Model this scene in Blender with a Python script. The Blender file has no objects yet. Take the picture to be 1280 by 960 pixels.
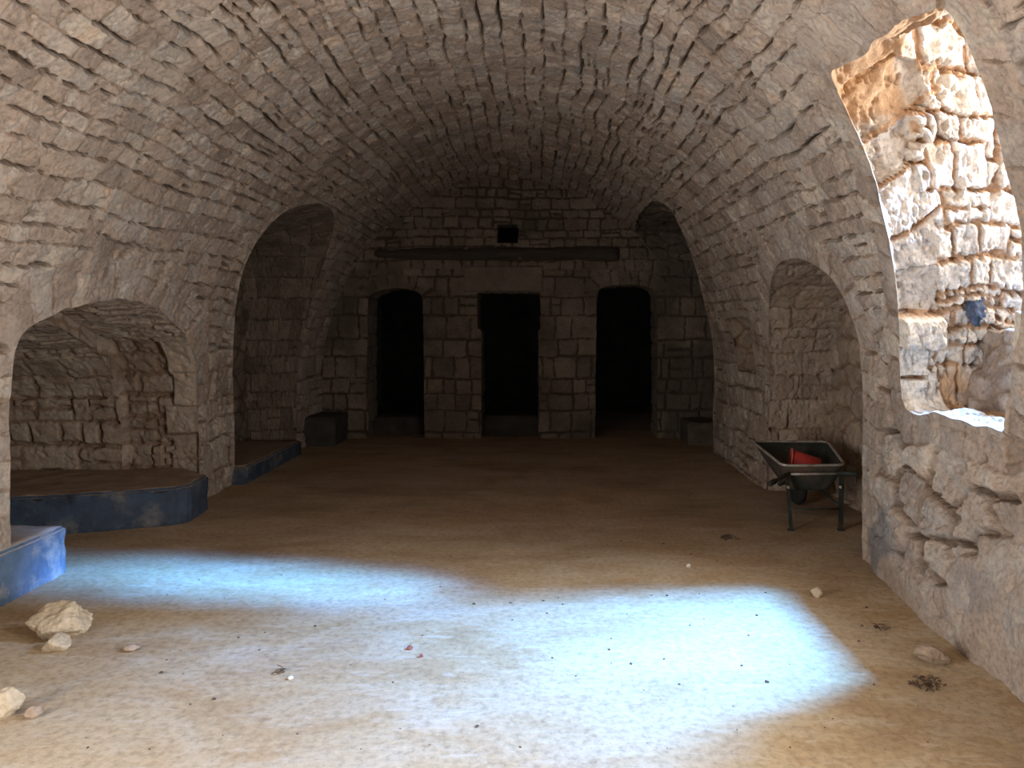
import bpy, bmesh, math, random
import numpy as np
from mathutils import Vector, Matrix

C = bpy.context.scene.collection
random.seed(7)

# ------------------------------------------------------------------ noise
def _h(ix, iy, iz, seed):
    n = (ix.astype(np.int64) * 374761393 + iy.astype(np.int64) * 668265263
         + iz.astype(np.int64) * 2147483647 + seed * 974634777) & 0xFFFFFFFF
    n = ((n ^ (n >> 13)) * 1274126177) & 0xFFFFFFFF
    n = ((n ^ (n >> 16)) * 2246822519) & 0xFFFFFFFF
    n = n ^ (n >> 15)
    return (n & 0xFFFFFF) / float(0xFFFFFF)

def rnd(i, j, seed):
    i = np.asarray(i); j = np.asarray(j)
    return _h(i, j, np.zeros_like(i), seed)

def vn(x, y, seed=0):
    x = np.asarray(x, float); y = np.asarray(y, float)
    fx = np.floor(x); fy = np.floor(y)
    tx = x - fx; ty = y - fy
    tx = tx * tx * tx * (tx * (tx * 6 - 15) + 10); ty = ty * ty * ty * (ty * (ty * 6 - 15) + 10)
    ix = fx.astype(np.int64); iy = fy.astype(np.int64)
    a = rnd(ix, iy, seed); b = rnd(ix + 1, iy, seed)
    c = rnd(ix, iy + 1, seed); d = rnd(ix + 1, iy + 1, seed)
    return (a * (1 - tx) + b * tx) * (1 - ty) + (c * (1 - tx) + d * tx) * ty

def fb(x, y, seed=0, octv=4, gain=.5):
    s = 0; a = 1; t = 0
    for k in range(octv):
        s = s + a * vn(x * 2 ** k + 13.7 * k, y * 2 ** k + 5.1 * k, seed + k); t += a; a *= gain
    return s / t                     # 0..1

def ss(a, b, x):
    t = np.clip((x - a) / (b - a), 0, 1)
    return t * t * (3 - 2 * t)

# ------------------------------------------------------------------ masonry patterns
def courses(U, V, seed, hmin, hmax, wmin, wmax, split=.15, warp=.03, vmin=-3., n=220, edge=.012):
    Uw = U + warp * 2 * (fb(U * 1.3, V * 1.3, seed + 50, 2) - .5) + .02 * (vn(U * 9, V * 9, seed + 51) - .5)
    Vw = V + warp * 2 * (fb(U * 1.3 + 7, V * .8, seed + 52, 2) - .5) + .022 * (vn(U * 7, V * 7, seed + 53) - .5)
    rs = np.random.RandomState(seed)
    B = vmin + np.concatenate([[0], np.cumsum(rs.uniform(hmin, hmax, n))])
    i = np.clip(np.searchsorted(B, Vw) - 1, 0, n - 1)
    v0 = B[i]; v1 = B[i + 1]
    w = wmin + (wmax - wmin) * rnd(i, i * 0 + 3, seed + 1)
    x = Uw / w + rnd(i, i * 0, seed + 2) * 10
    k = np.floor(x).astype(np.int64)
    bd = lambda kk: kk + .62 * (rnd(i, kk, seed + 3) - .5)
    lo = x < bd(k); k = np.where(lo, k - 1, k)
    hi = x > bd(k + 1); k = np.where(hi, k + 1, k)
    u0 = bd(k) * w; u1 = bd(k + 1) * w; xx = x * w
    sp = (rnd(i, k, seed + 4) < split)
    f = v0 + (v1 - v0) * (.38 + .24 * rnd(i, k, seed + 5))
    up = sp & (Vw > f)
    v0 = np.where(up, f, v0); v1 = np.where(sp & ~up, f, v1)
    idk = k * 2 + up
    du = np.minimum(xx - u0, u1 - xx); dv = np.minimum(Vw - v0, v1 - Vw)
    en = (fb(U * 22, V * 22, seed + 6, 2) - .5) * 2 * edge
    return dict(du=du + en, dv=dv + en, su=xx - (u0 + u1) / 2, sv=Vw - (v0 + v1) / 2,
                r1=rnd(i, idk, seed + 7), r2=rnd(i, idk, seed + 8), r3=rnd(i, idk, seed + 9), r4=rnd(i, idk, seed + 10))

def rubble(U, V, seed, cu, cv, jit=.85):
    Uw = U / cu + .35 * (fb(U * 5, V * 5, seed + 60, 2) - .5); Vw = V / cv + .35 * (fb(U * 5, V * 5, seed + 61, 2) - .5)
    iu = np.floor(Uw).astype(np.int64); iv = np.floor(Vw).astype(np.int64)
    F1 = np.full(U.shape, 9.); F2 = np.full(U.shape, 9.)
    ki = np.zeros(U.shape, np.int64); kj = np.zeros(U.shape, np.int64); su = np.zeros(U.shape); sv = np.zeros(U.shape)
    for a in (-1, 0, 1):
        for b in (-1, 0, 1):
            px = iu + a + .5 + jit * (rnd(iu + a, iv + b, seed + 1) - .5) + .5 * ((iv + b) % 2)
            py = iv + b + .5 + jit * (rnd(iu + a, iv + b, seed + 2) - .5)
            ax = np.abs(Uw - px); ay = np.abs(Vw - py)
            d = (ax ** 2.6 + ay ** 2.6) ** (1 / 2.6)
            c = d < F1
            F2 = np.where(c, F1, np.minimum(F2, d)); F1 = np.where(c, d, F1)
            ki = np.where(c, iu + a, ki); kj = np.where(c, iv + b, kj)
            su = np.where(c, (Uw - px) * cu, su); sv = np.where(c, (Vw - py) * cv, sv)
    e = (F2 - F1) * .5 * min(cu, cv) + (fb(U * 20, V * 20, seed + 6, 2) - .5) * .012
    return dict(du=e, dv=e, su=su, sv=sv, r1=rnd(ki, kj, seed + 7), r2=rnd(ki, kj, seed + 8), r3=rnd(ki, kj, seed + 9), r4=rnd(ki, kj, seed + 10))

def relief(p, U, V, seed, jw=.007, bev=.02, shallow=.006, deep=.035, off=.02, tilt=.12, rough=.012, thr=(.5, .68), head=.6, rr=.02, slit=0., sw=.010, sthr=(.53, .57)):
    du = p['du'] + jw * (1 - head); dv = p['dv']
    d = np.where((du < rr) & (dv < rr), rr - np.hypot(np.maximum(rr - du, 0), np.maximum(rr - dv, 0)), np.minimum(du, dv))
    jv = jw * (.35 + 1.5 * fb(U * 2.2, V * 3.5, seed + 20, 2))
    face = ss(0, 1, (d - jv) / (bev * (.5 + p['r4'])) + .35)
    deepm = ss(thr[0], thr[1], fb(U * 3.1, V * 5.2, seed + 21, 3)) * np.where(du < dv, .35, 1.)
    dep = shallow + (deep - shallow) * deepm
    rg = (fb(U * 9, V * 9, seed + 22, 4, .55) - .5) * 2 * rough + (np.abs(fb(U * 5, V * 5, seed + 23, 3) - .5)) * -rough * 1.5
    chip = np.maximum(fb(U * 16, V * 16, seed + 24, 3, .6) - .56, 0) * -rough * 5
    rg = rg + chip
    h = face * (off * (p['r1'] - .5) + tilt * ((p['r2'] - .5) * p['su'] + 1.6 * (p['r3'] - .5) * p['sv'])) + rg - (1 - face) * dep
    if slit:
        sm = ss(sthr[0], sthr[1], fb(U * 3.6 + 40 * p['r1'], V * 6.5, seed + 25, 2)) 
        w_ = sw * (.5 + 1. * vn(U * 11, V * 11, seed + 26))
        c = (1 - ss(.45, 1.25, (p['dv'] + .002) / w_)) * sm
        h = h - slit * c * (.5 + .8 * vn(U * 5, V * 5, seed + 27))
    return h, np.maximum(1 - face, .85 * c if slit else 0)  # slits take the mortar colour too, painting their shade darker

def mixm(A, B, m):
    return A[0] * (1 - m) + B[0] * m, A[1] * (1 - m) + B[1] * m, np.where(m < .5, A[2], B[2]), np.where(m < .5, A[3], B[3])

def layer(p, U, V, seed, **k):
    h, mo = relief(p, U, V, seed, **k)
    return h, mo, p['r4'], p['r2']

# ------------------------------------------------------------------ polygons / openings
def chaikin(p, n):
    p = np.asarray(p, float)
    for _ in range(n):
        q = [p[0]]
        for a, b in zip(p[:-1], p[1:]):
            q += [a * .75 + b * .25, a * .25 + b * .75]
        q.append(p[-1]); p = np.array(q)
    return p

def resample(p, step):
    d = np.r_[0, np.cumsum(np.hypot(*np.diff(p, axis=0).T))]
    n = max(3, int(d[-1] / step)); t = np.linspace(0, d[-1], n)
    return np.c_[np.interp(t, d, p[:, 0]), np.interp(t, d, p[:, 1])]

class Opening:
    """an opening in a wall, as a closed outline in that wall's own two coordinates"""
    def __init__(s, pts, smooth=2, ring=.0, rh=(.12, .22), jit=.012, seed=1, jsc=9.):
        p = chaikin(pts, smooth)
        p = resample(p, .02)
        L = np.arange(len(p)) * .02
        nx = np.gradient(p[:, 1]); ny = -np.gradient(p[:, 0]); ln = np.hypot(nx, ny) + 1e-9
        o = (fb(L * jsc, L * 0 + seed, seed, 3) - .5) * 2 * jit
        p = p + np.c_[nx / ln * o, ny / ln * o]
        s.p = p; s.closed = np.vstack([p, p[:1]]); s.ring = ring; s.rh = rh; s.seed = seed
        s.lo = p.min(0); s.hi = p.max(0)
    def sdf(s, A, B, margin=.6):
        """signed distance (negative inside), arclength of nearest outline point, nearest point"""
        d = np.full(A.shape, margin); L = np.zeros(A.shape); qx = A.copy(); qy = B.copy()
        m = (A > s.lo[0] - margin) & (A < s.hi[0] + margin) & (B > s.lo[1] - margin) & (B < s.hi[1] + margin)
        a = A[m]; b = B[m]
        if a.size == 0: return d, L, qx, qy
        best = np.full(a.shape, 1e9); bl = np.zeros(a.shape); bx = a.copy(); by = b.copy(); ins = np.zeros(a.shape, bool)
        acc = 0
        P = s.closed
        for i in range(len(P) - 1):
            x0, y0 = P[i]; x1, y1 = P[i + 1]; ex = x1 - x0; ey = y1 - y0; l2 = ex * ex + ey * ey + 1e-12
            t = np.clip(((a - x0) * ex + (b - y0) * ey) / l2, 0, 1)
            px = x0 + t * ex; py = y0 + t * ey
            dd = (a - px) ** 2 + (b - py) ** 2
            c = dd < best
            best = np.where(c, dd, best); bl = np.where(c, acc + t * math.sqrt(l2), bl); bx = np.where(c, px, bx); by = np.where(c, py, by)
            cr = ((y0 > b) != (y1 > b)) & (a < (x1 - x0) * (b - y0) / ((y1 - y0) if y1 != y0 else 1e-12) + x0)
            ins ^= cr
            acc += math.sqrt(l2)
        r = np.sqrt(best); r = np.where(ins, -r, r)
        d[m] = r; L[m] = bl; qx[m] = bx; qy[m] = by
        return d, L, qx, qy

# ------------------------------------------------------------------ mesh making
def props(o, **k):
    for a, b in k.items():
        if b is not None: o[a] = b

def mesh_from(name, co, quads, mat, attr=None, normals=None, parent=None, kind='structure', tris=None):
    if normals is not None:                       # wind every face towards the room
        quads = np.asarray(quads)
        g = np.cross(co[quads[:, 2]] - co[quads[:, 0]], co[quads[:, 3]] - co[quads[:, 1]])
        fl = np.sum(g * normals[quads].mean(1), 1) < 0
        quads = np.where(fl[:, None], quads[:, ::-1], quads)
    me = bpy.data.meshes.new(name)
    me.vertices.add(len(co)); me.vertices.foreach_set('co', np.ascontiguousarray(co, np.float32).ravel())
    nq = len(quads)
    me.loops.add(nq * 4); me.loops.foreach_set('vertex_index', np.ascontiguousarray(quads, np.int32).ravel())
    me.polygons.add(nq); me.polygons.foreach_set('loop_start', np.arange(0, nq * 4, 4, dtype=np.int32))
    me.polygons.foreach_set('use_smooth', np.ones(nq, bool))
    me.update(calc_edges=True); me.validate()
    if attr is not None:
        a = me.attributes.new('stone', 'FLOAT_COLOR', 'POINT'); a.data.foreach_set('color', np.ascontiguousarray(attr, np.float32).ravel())
    if normals is not None:
        me.normals_split_custom_set_from_vertices(np.ascontiguousarray(normals, np.float32))
    me.materials.append(mat)
    o = bpy.data.objects.new(name, me); C.objects.link(o)
    if parent: o.parent = parent
    if kind and not parent: o['kind'] = kind
    return o

def gridnormals(P):
    du = np.gradient(P, axis=0); dv = np.gradient(P, axis=1)
    n = np.cross(du, dv); return n / (np.linalg.norm(n, axis=2, keepdims=True) + 1e-12)

def gridquads(nu, nv):
    i = np.arange(nu * nv).reshape(nu, nv)
    return np.stack([i[:-1, :-1], i[1:, :-1], i[1:, 1:], i[:-1, 1:]], -1)

def compact(co, quads, *arrs):
    used = np.unique(quads); mp = np.full(len(co), -1, np.int64); mp[used] = np.arange(len(used))
    return [co[used], mp[quads]] + [a[used] for a in arrs]

def attr4(mo, r1, r2, al=None):
    al = np.zeros_like(mo) if al is None else al
    return np.stack([r1, mo, r2, al], -1)

# ------------------------------------------------------------------ materials
def newmat(name):
    m = bpy.data.materials.new(name); m.use_nodes = True
    nt = m.node_tree; nt.nodes.clear()
    out = nt.nodes.new('ShaderNodeOutputMaterial'); b = nt.nodes.new('ShaderNodeBsdfPrincipled')
    nt.links.new(b.outputs[0], out.inputs[0])
    return m, nt, b

class G:
    def __init__(s, nt): s.nt = nt
    def put(s, sock, v):
        if hasattr(v, 'is_linked') or isinstance(v, bpy.types.NodeSocket): s.nt.links.new(v, sock)
        else:
            if isinstance(v, (tuple, list)) and len(v) == 3 and sock.type == 'RGBA': v = (*v, 1)
            sock.default_value = v
    def coord(s, scale=(1, 1, 1)):
        t = s.nt.nodes.new('ShaderNodeTexCoord'); m = s.nt.nodes.new('ShaderNodeMapping'); m.inputs['Scale'].default_value = scale
        s.nt.links.new(t.outputs['Object'], m.inputs[0]); return m.outputs[0]
    def noise(s, vec, scale, detail=4, rough=.55, dist=0.):
        n = s.nt.nodes.new('ShaderNodeTexNoise'); s.nt.links.new(vec, n.inputs['Vector'])
        n.inputs['Scale'].default_value = scale; n.inputs['Detail'].default_value = detail
        n.inputs['Roughness'].default_value = rough; n.inputs['Distortion'].default_value = dist
        return n.outputs['Fac']
    def voro(s, vec, scale, feature='F1'):
        n = s.nt.nodes.new('ShaderNodeTexVoronoi'); n.feature = feature; s.nt.links.new(vec, n.inputs['Vector'])
        n.inputs['Scale'].default_value = scale; return n
    def ramp(s, fac, stops, interp='LINEAR'):
        r = s.nt.nodes.new('ShaderNodeValToRGB'); r.color_ramp.interpolation = interp
        e = r.color_ramp.elements
        while len(e) < len(stops): e.new(.5)
        for k, (p, c) in enumerate(stops):
            e[k].position = p; e[k].color = (*c, 1) if len(c) == 3 else c
        s.nt.links.new(fac, r.inputs[0]); return r.outputs[0]
    def rng(s, v, a, b, c, d):
        n = s.nt.nodes.new('ShaderNodeMapRange'); n.clamp = True
        s.put(n.inputs[0], v)
        for k, x in zip((1, 2, 3, 4), (a, b, c, d)): n.inputs[k].default_value = x
        return n.outputs[0]
    def math(s, op, a, b=0.):
        n = s.nt.nodes.new('ShaderNodeMath'); n.operation = op; s.put(n.inputs[0], a); s.put(n.inputs[1], b); return n.outputs[0]
    def mix(s, fac, a, b, mode='MIX'):
        n = s.nt.nodes.new('ShaderNodeMix'); n.data_type = 'RGBA'; n.blend_type = mode
        s.put(n.inputs[0], fac); s.put(n.inputs[6], a); s.put(n.inputs[7], b); return n.outputs[2]
    def bump(s, h, strength, dist, nrm=None):
        n = s.nt.nodes.new('ShaderNodeBump'); n.inputs['Strength'].default_value = strength; n.inputs['Distance'].default_value = dist
        s.put(n.inputs['Height'], h)
        if nrm is not None: s.nt.links.new(nrm, n.inputs['Normal'])
        return n.outputs[0]

def stone_mat(name, stops, mortar, bumpd=.012, stain=(.25, .22, .19), stain_amt=.35, alpha_col=(.13, .13, .14), fine=.18, pale_wash=None):
    m, nt, b = newmat(name); g = G(nt)
    a = nt.nodes.new('ShaderNodeAttribute'); a.attribute_name = 'stone'
    sp = nt.nodes.new('ShaderNodeSeparateColor'); nt.links.new(a.outputs['Color'], sp.inputs[0])
    v = g.coord()
    n1 = g.noise(v, 5, 6, .6); n2 = g.noise(v, 38, 6, .65); n3 = g.noise(v, .9, 4, .55); n4 = g.noise(v, 150, 3, .6)
    f = g.math('ADD', g.math('MULTIPLY', sp.outputs[0], .5), g.math('MULTIPLY', g.math('SUBTRACT', n1, .5), 1.5))
    col = g.ramp(g.math('ADD', f, .25), stops)
    mo = g.rng(sp.outputs[1], .3, .85, 0, 1)
    col = g.mix(g.math('MULTIPLY', mo, .85), col, mortar)
    col = g.mix(1., col, g.ramp(n2, [(.28, (1 - fine * 1.6,) * 3), (.5, (1, 1, 1)), (.75, (1 + fine,) * 3)]), 'MULTIPLY')
    col = g.mix(1., col, g.ramp(sp.outputs[2], [(0, (.91, .91, .92)), (.5, (1, 1, 1)), (1, (1.09, 1.08, 1.06))]), 'MULTIPLY')
    col = g.mix(g.math('MULTIPLY', g.rng(n3, .52, .7, 0, 1), stain_amt), col, stain)
    if pale_wash: col = g.mix(g.rng(g.noise(v, 1.5, 6, .62, .3), .56, .68, 0, .6), col, pale_wash)
    col = g.mix(a.outputs['Alpha'], col, g.mix(n2, alpha_col, tuple(x * 1.6 for x in alpha_col)))
    nt.links.new(col, b.inputs['Base Color'])
    b.inputs['Roughness'].default_value = .93; b.inputs['Specular IOR Level'].default_value = .2
    hgt = g.math('ADD', g.math('ADD', g.math('MULTIPLY', n2, .7), g.math('MULTIPLY', n4, .25)), g.math('MULTIPLY', g.noise(v, 14, 5, .6), .6))
    nt.links.new(g.bump(hgt, .9, bumpd), b.inputs['Normal'])
    return m

def plain_mat(name, col, rough=.6, metal=0., var=.2, scale=12, bumpd=.0, col2=None, thr=(.5, .65), scl=(1, 1, 1), spec=.4):
    m, nt, b = newmat(name); g = G(nt); v = g.coord(scl)
    n = g.noise(v, scale, 6, .62)
    c = g.mix(1., col, g.ramp(n, [(.25, (1 - var,) * 3), (.75, (1 + var,) * 3)]), 'MULTIPLY')
    if col2 is not None:
        c = g.mix(g.rng(g.noise(v, scale * .45, 7, .68), thr[0], thr[1], 0, 1), c, col2)
    nt.links.new(c, b.inputs['Base Color'])
    b.inputs['Roughness'].default_value = rough; b.inputs['Metallic'].default_value = metal; b.inputs['Specular IOR Level'].default_value = spec
    if bumpd: nt.links.new(g.bump(g.noise(v, scale * 3, 6, .6), .8, bumpd), b.inputs['Normal'])
    return m

M = {}
M['vault'] = stone_mat('vault_rubble', [(0, (.25, .195, .155)), (.3, (.34, .27, .22)), (.5, (.40, .315, .255)), (.66, (.40, .35, .305)), (.82, (.50, .42, .345)), (1, (.52, .38, .28))],
                       (.25, .18, .13), pale_wash=(.50, .43, .365), fine=.26, bumpd=.016)
M['ashlar'] = stone_mat('ashlar_limestone', [(0, (.15, .12, .092)), (.4, (.215, .175, .135)), (.75, (.26, .215, .168)), (1, (.30, .245, .19))], (.085, .062, .046), stain=(.13, .10, .08), stain_amt=.6, alpha_col=(.075, .062, .05))
M['darkbrown'] = stone_mat('dark_brown_masonry', [(0, (.115, .088, .066)), (.4, (.17, .132, .1)), (.8, (.24, .19, .145)), (1, (.28, .22, .165))], (.10, .07, .05), stain=(.09, .07, .055), stain_amt=.6)  # darker brown stone for the far left alcove
M['darkrubble'] = stone_mat('blackish_rubble', [(0, (.08, .065, .052)), (.5, (.13, .105, .083)), (1, (.18, .145, .115))], (.08, .06, .045))  # darker rubble for the right recess and far right corner block
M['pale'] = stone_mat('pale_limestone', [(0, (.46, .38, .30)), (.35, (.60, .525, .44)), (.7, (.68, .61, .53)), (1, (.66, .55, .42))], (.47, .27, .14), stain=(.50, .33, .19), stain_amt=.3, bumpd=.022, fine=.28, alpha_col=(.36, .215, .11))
M['niche'] = stone_mat('niche_masonry', [(0, (.24, .185, .14)), (.4, (.335, .265, .205)), (.8, (.41, .335, .265)), (1, (.44, .35, .26))], (.24, .155, .10), stain=(.26, .17, .11), stain_amt=.45, alpha_col=(.15, .095, .06))

# floor
def floor_mat():
    m, nt, b = newmat('dusty_earth_floor'); g = G(nt); v = g.coord((.55, 1, 1)); w = g.coord()
    big = g.noise(v, .55, 5, .55, .4); mid = g.noise(v, 2.2, 7, .65, .6); fin = g.noise(w, 28, 6, .65); gr = g.noise(w, 160, 2, .5)
    sx = nt.nodes.new('ShaderNodeSeparateXYZ'); nt.links.new(w, sx.inputs[0])
    # paler trodden dust towards the entrance, bare brown earth deeper in
    y = g.math('ADD', sx.outputs[1], g.math('MULTIPLY', g.math('SUBTRACT', big, .5), 3.0))
    deepf = g.rng(y, 4.0, 6.6, 0, 1)
    earth = g.ramp(mid, [(.25, (.26, .18, .12)), (.45, (.38, .275, .185)), (.6, (.43, .32, .225)), (.8, (.47, .365, .265))])
    dust = g.ramp(mid, [(.25, (.36, .245, .14)), (.42, (.45, .335, .205)), (.55, (.50, .405, .28)), (.75, (.57, .51, .42))])
    col = g.mix(deepf, dust, earth)
    ora = g.rng(g.noise(v, 1.1, 5, .6, .5), .52, .7, 0, .55)
    col = g.mix(ora, col, (.42, .265, .14))
    pal = g.rng(g.noise(v, 1.6, 7, .7, .8), .54, .68, 0, .5)
    col = g.mix(g.math('MULTIPLY', pal, g.math('SUBTRACT', 1, deepf)), col, (.60, .56, .50))
    col = g.mix(1., col, g.ramp(fin, [(.28, (.70, .68, .65)), (.5, (1, 1, 1)), (.75, (1.2, 1.2, 1.2))]), 'MULTIPLY')
    scf = g.rng(g.noise(g.coord((.5, 2.2, 1)), 9, 6, .7, .5), .56, .68, 0, .5)
    col = g.mix(g.math('MULTIPLY', scf, g.math('SUBTRACT', 1, deepf)), col, (.63, .58, .50))
    grt = g.rng(g.noise(w, 60, 4, .7), .60, .70, 0, .5)
    col = g.mix(grt, col, (.20, .14, .09))
    stn = g.rng(g.noise(g.coord((.45, 1.2, 1)), 1.5, 7, .72, .6), .50, .66, 0, .55)
    col = g.mix(g.math('MULTIPLY', stn, deepf), col, (.18, .12, .078))
    spk = g.voro(w, 42); sn = g.noise(w, 9, 3, .6)
    sm = g.math('MULTIPLY', g.rng(spk.outputs['Distance'], .08, .13, 1, 0), g.rng(sn, .58, .64, 0, 1))
    col = g.mix(g.math('MULTIPLY', sm, .6), col, (.14, .10, .07))
    nt.links.new(col, b.inputs['Base Color']); b.inputs['Roughness'].default_value = .95; b.inputs['Specular IOR Level'].default_value = .15
    h = g.math('ADD', g.math('MULTIPLY', fin, .5), g.math('ADD', g.math('MULTIPLY', gr, .12), mid))
    nt.links.new(g.bump(h, .7, .012), b.inputs['Normal'])
    return m
M['floor'] = floor_mat()
M['dark'] = plain_mat('near_black_stone', (.06, .052, .044), .95, var=.4, scale=5)  # near-black stone for the store room, doorway steps and corner bench
M['blue'] = plain_mat('worn_blue_paint', (.095, .15, .235), .9, var=.35, scale=9, bumpd=.012, col2=(.30, .30, .30), thr=(.54, .68))
M['blueold'] = plain_mat('grimy_dark_blue_paint', (.04, .058, .09), .85, var=.45, scale=6, bumpd=.012, col2=(.16, .155, .15), thr=(.53, .68))
M['dustcap'] = plain_mat('dusty_cement', (.40, .36, .33), .95, var=.2, scale=8, bumpd=.01, col2=(.36, .26, .18))
M['earthtop'] = plain_mat('packed_earth', (.30, .215, .15), .97, var=.25, scale=7, bumpd=.015)
M['wood'] = plain_mat('old_dark_timber', (.075, .06, .048), .85, var=.4, scale=5, scl=(.6, 6, 6), bumpd=.02, col2=(.10, .08, .064))
M['rock'] = plain_mat('broken_limestone', (.60, .50, .36), .95, var=.25, scale=22, bumpd=.02, col2=(.44, .31, .19), thr=(.55, .7))
M['rockbrown'] = plain_mat('dusty_brown_stone', (.38, .29, .215), .95, var=.25, scale=22, bumpd=.015)
M['white'] = plain_mat('white_chip', (.72, .70, .66), .9, var=.12, scale=30)
M['crumb'] = plain_mat('dark_crumb', (.10, .075, .06), .95, var=.4, scale=60)
M['redcrumb'] = plain_mat('brick_crumb', (.24, .09, .07), .95, var=.3, scale=60)
M['straw'] = plain_mat('dry_twig', (.09, .06, .04), .95, var=.4, scale=40)
M['rag'] = plain_mat('dark_blue_cloth', (.055, .075, .12), .95, var=.4, scale=40, bumpd=.01, col2=(.12, .13, .16))
M['tray'] = plain_mat('rusty_green_tray', (.035, .042, .036), .75, .1, var=.3, scale=9, col2=(.10, .065, .045), thr=(.45, .62), bumpd=.004)
M['steel'] = plain_mat('painted_dark_steel', (.032, .04, .036), .6, .4, var=.3, scale=16, col2=(.08, .055, .04))
M['rim'] = plain_mat('worn_bare_steel', (.42, .39, .35), .55, .35, var=.3, scale=20, col2=(.22, .16, .12))
M['rubber'] = plain_mat('black_rubber', (.02, .02, .02), .8, var=.2, scale=20)
M['red'] = plain_mat('faded_red_plastic', (.50, .045, .04), .5, var=.15, scale=14)
M['redlip'] = plain_mat('pale_red_plastic', (.62, .16, .14), .5, var=.12, scale=14)

# ------------------------------------------------------------------ the vaulted hall
XC, XA, XB, XS = -.45, 2.65, 2.94, .76      # vault axis, half width, rise, springing height
YF, YB = -1.6, 11.05
th = np.linspace(0, math.pi, 1600)
prof = np.vstack([np.c_[np.full(40, XC - XA), np.linspace(-.06, XS, 40)][:-1],
                  np.c_[XC - XA * np.cos(th), XS + XB * np.sin(th)],
                  np.c_[np.full(40, XC + XA), np.linspace(XS, -.06, 40)][1:]])
pl = np.r_[0, np.cumsum(np.hypot(*np.diff(prof, axis=0).T))]
PL = pl[-1]; mid_s = PL / 2
tx, tz = np.gradient(prof[:, 0], pl), np.gradient(prof[:, 1], pl)
half = len(prof) // 2
def s_of(side, z):
    if side < 0: return np.interp(z, prof[:half, 1], pl[:half])
    return np.interp(-z, -prof[half:, 1], pl[half:])
def hall(s, Y):
    X = np.interp(s, pl, prof[:, 0]); Z = np.interp(s, pl, prof[:, 1])
    ax = np.interp(s, pl, tx); az = np.interp(s, pl, tz); l = np.hypot(ax, az) + 1e-9
    nx, nz = az / l, -ax / l                        # towards the room
    o = .07 * (fb(s * .55, Y * .5, 301, 3) - .5)
    o = o + np.where(s > mid_s, .12 * ss(5.4, 4.0, Y) * ss(1.2, .1, Z), 0)
    return np.stack([X + nx * o, Y + 0 * s, Z + nz * o], -1)

arch1 = Opening([(4.50, -.08), (4.50, .7), (4.44, 1.3), (4.40, 1.55), (4.64, 1.66), (5.0, 1.75), (5.36, 1.79), (5.82, 1.76), (6.37, 1.61), (6.72, 1.40), (6.88, 1.14), (6.95, .6), (6.97, -.08)],
                2, .30, (.13, .24), .014, 11)
arch2 = Opening([(7.80, -.08), (7.78, .7), (7.62, 1.34), (7.42, 1.73), (7.27, 2.03), (7.19, 2.29), (7.21, 2.49), (7.31, 2.66), (7.55, 2.78), (8.1, 2.90), (8.8, 2.85), (9.4, 2.5), (9.72, 2.0), (9.8, 1.3), (9.8, -.08)],
                2, .0, (.13, .24), .012, 12)
rniche = Opening([(5.27, -.08), (5.22, .6), (5.14, 1.21), (5.06, 1.48), (5.08, 1.69), (5.16, 1.91), (5.39, 2.04), (5.65, 2.11), (6.0, 2.12), (6.42, 2.02), (6.84, 1.80), (7.2, 1.43), (7.42, .88), (7.45, -.08)],
                 2, .22, (.12, .2), .012, 13)
win = Opening([(3.60, 1.11), (4.0, 1.12), (4.40, 1.10), (4.60, 1.12), (4.58, 1.3), (4.52, 1.5), (4.38, 1.77), (4.18, 2.11), (4.0, 2.4), (3.89, 2.62), (3.80, 2.82), (3.72, 2.84), (3.27, 2.81), (2.9, 2.79), (2.82, 2.77), (2.85, 2.66),
               (2.88, 2.55), (2.98, 2.37), (3.07, 2.2), (3.10, 2.04), (3.17, 1.89), (3.36, 1.55), (3.46, 1.44), (3.55, 1.25), (3.58, 1.14)], 1, .17, (.15, .26), .022, 14, 5.)
rfar = Opening([(9.76, -.08), (9.77, .86), (9.56, 1.47), (9.31, 1.96), (8.8, 2.4), (8.46, 2.68), (8.2, 2.83), (8.3, 2.95), (8.7, 3.02), (10.0, 3.0), (10.6, 2.95), (10.95, 2.9), (10.95, -.08)], 1, .0, (.12, .2), .012, 15)
sqn = Opening([(7.80, 1.10), (7.78, 1.4), (7.62, 1.68), (7.8, 1.69), (8.2, 1.69), (8.42, 1.68), (8.48, 1.4), (8.5, 1.1), (8.2, 1.1), (7.9, 1.1)], 0, .0, (.1, .2), .008, 16)
sdl = Opening([(.3, -.08), (.3, 1.2), (.3, 2.2), (.9, 2.22), (1.4, 2.2), (1.4, 1.2), (1.4, -.08)], 0, .0, (.1, .2), .008, 17)  # unseen opening, added in both side walls for fill light
L_open, R_open = [arch1, arch2, sdl], [rniche, win, rfar, sqn, sdl]

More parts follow.
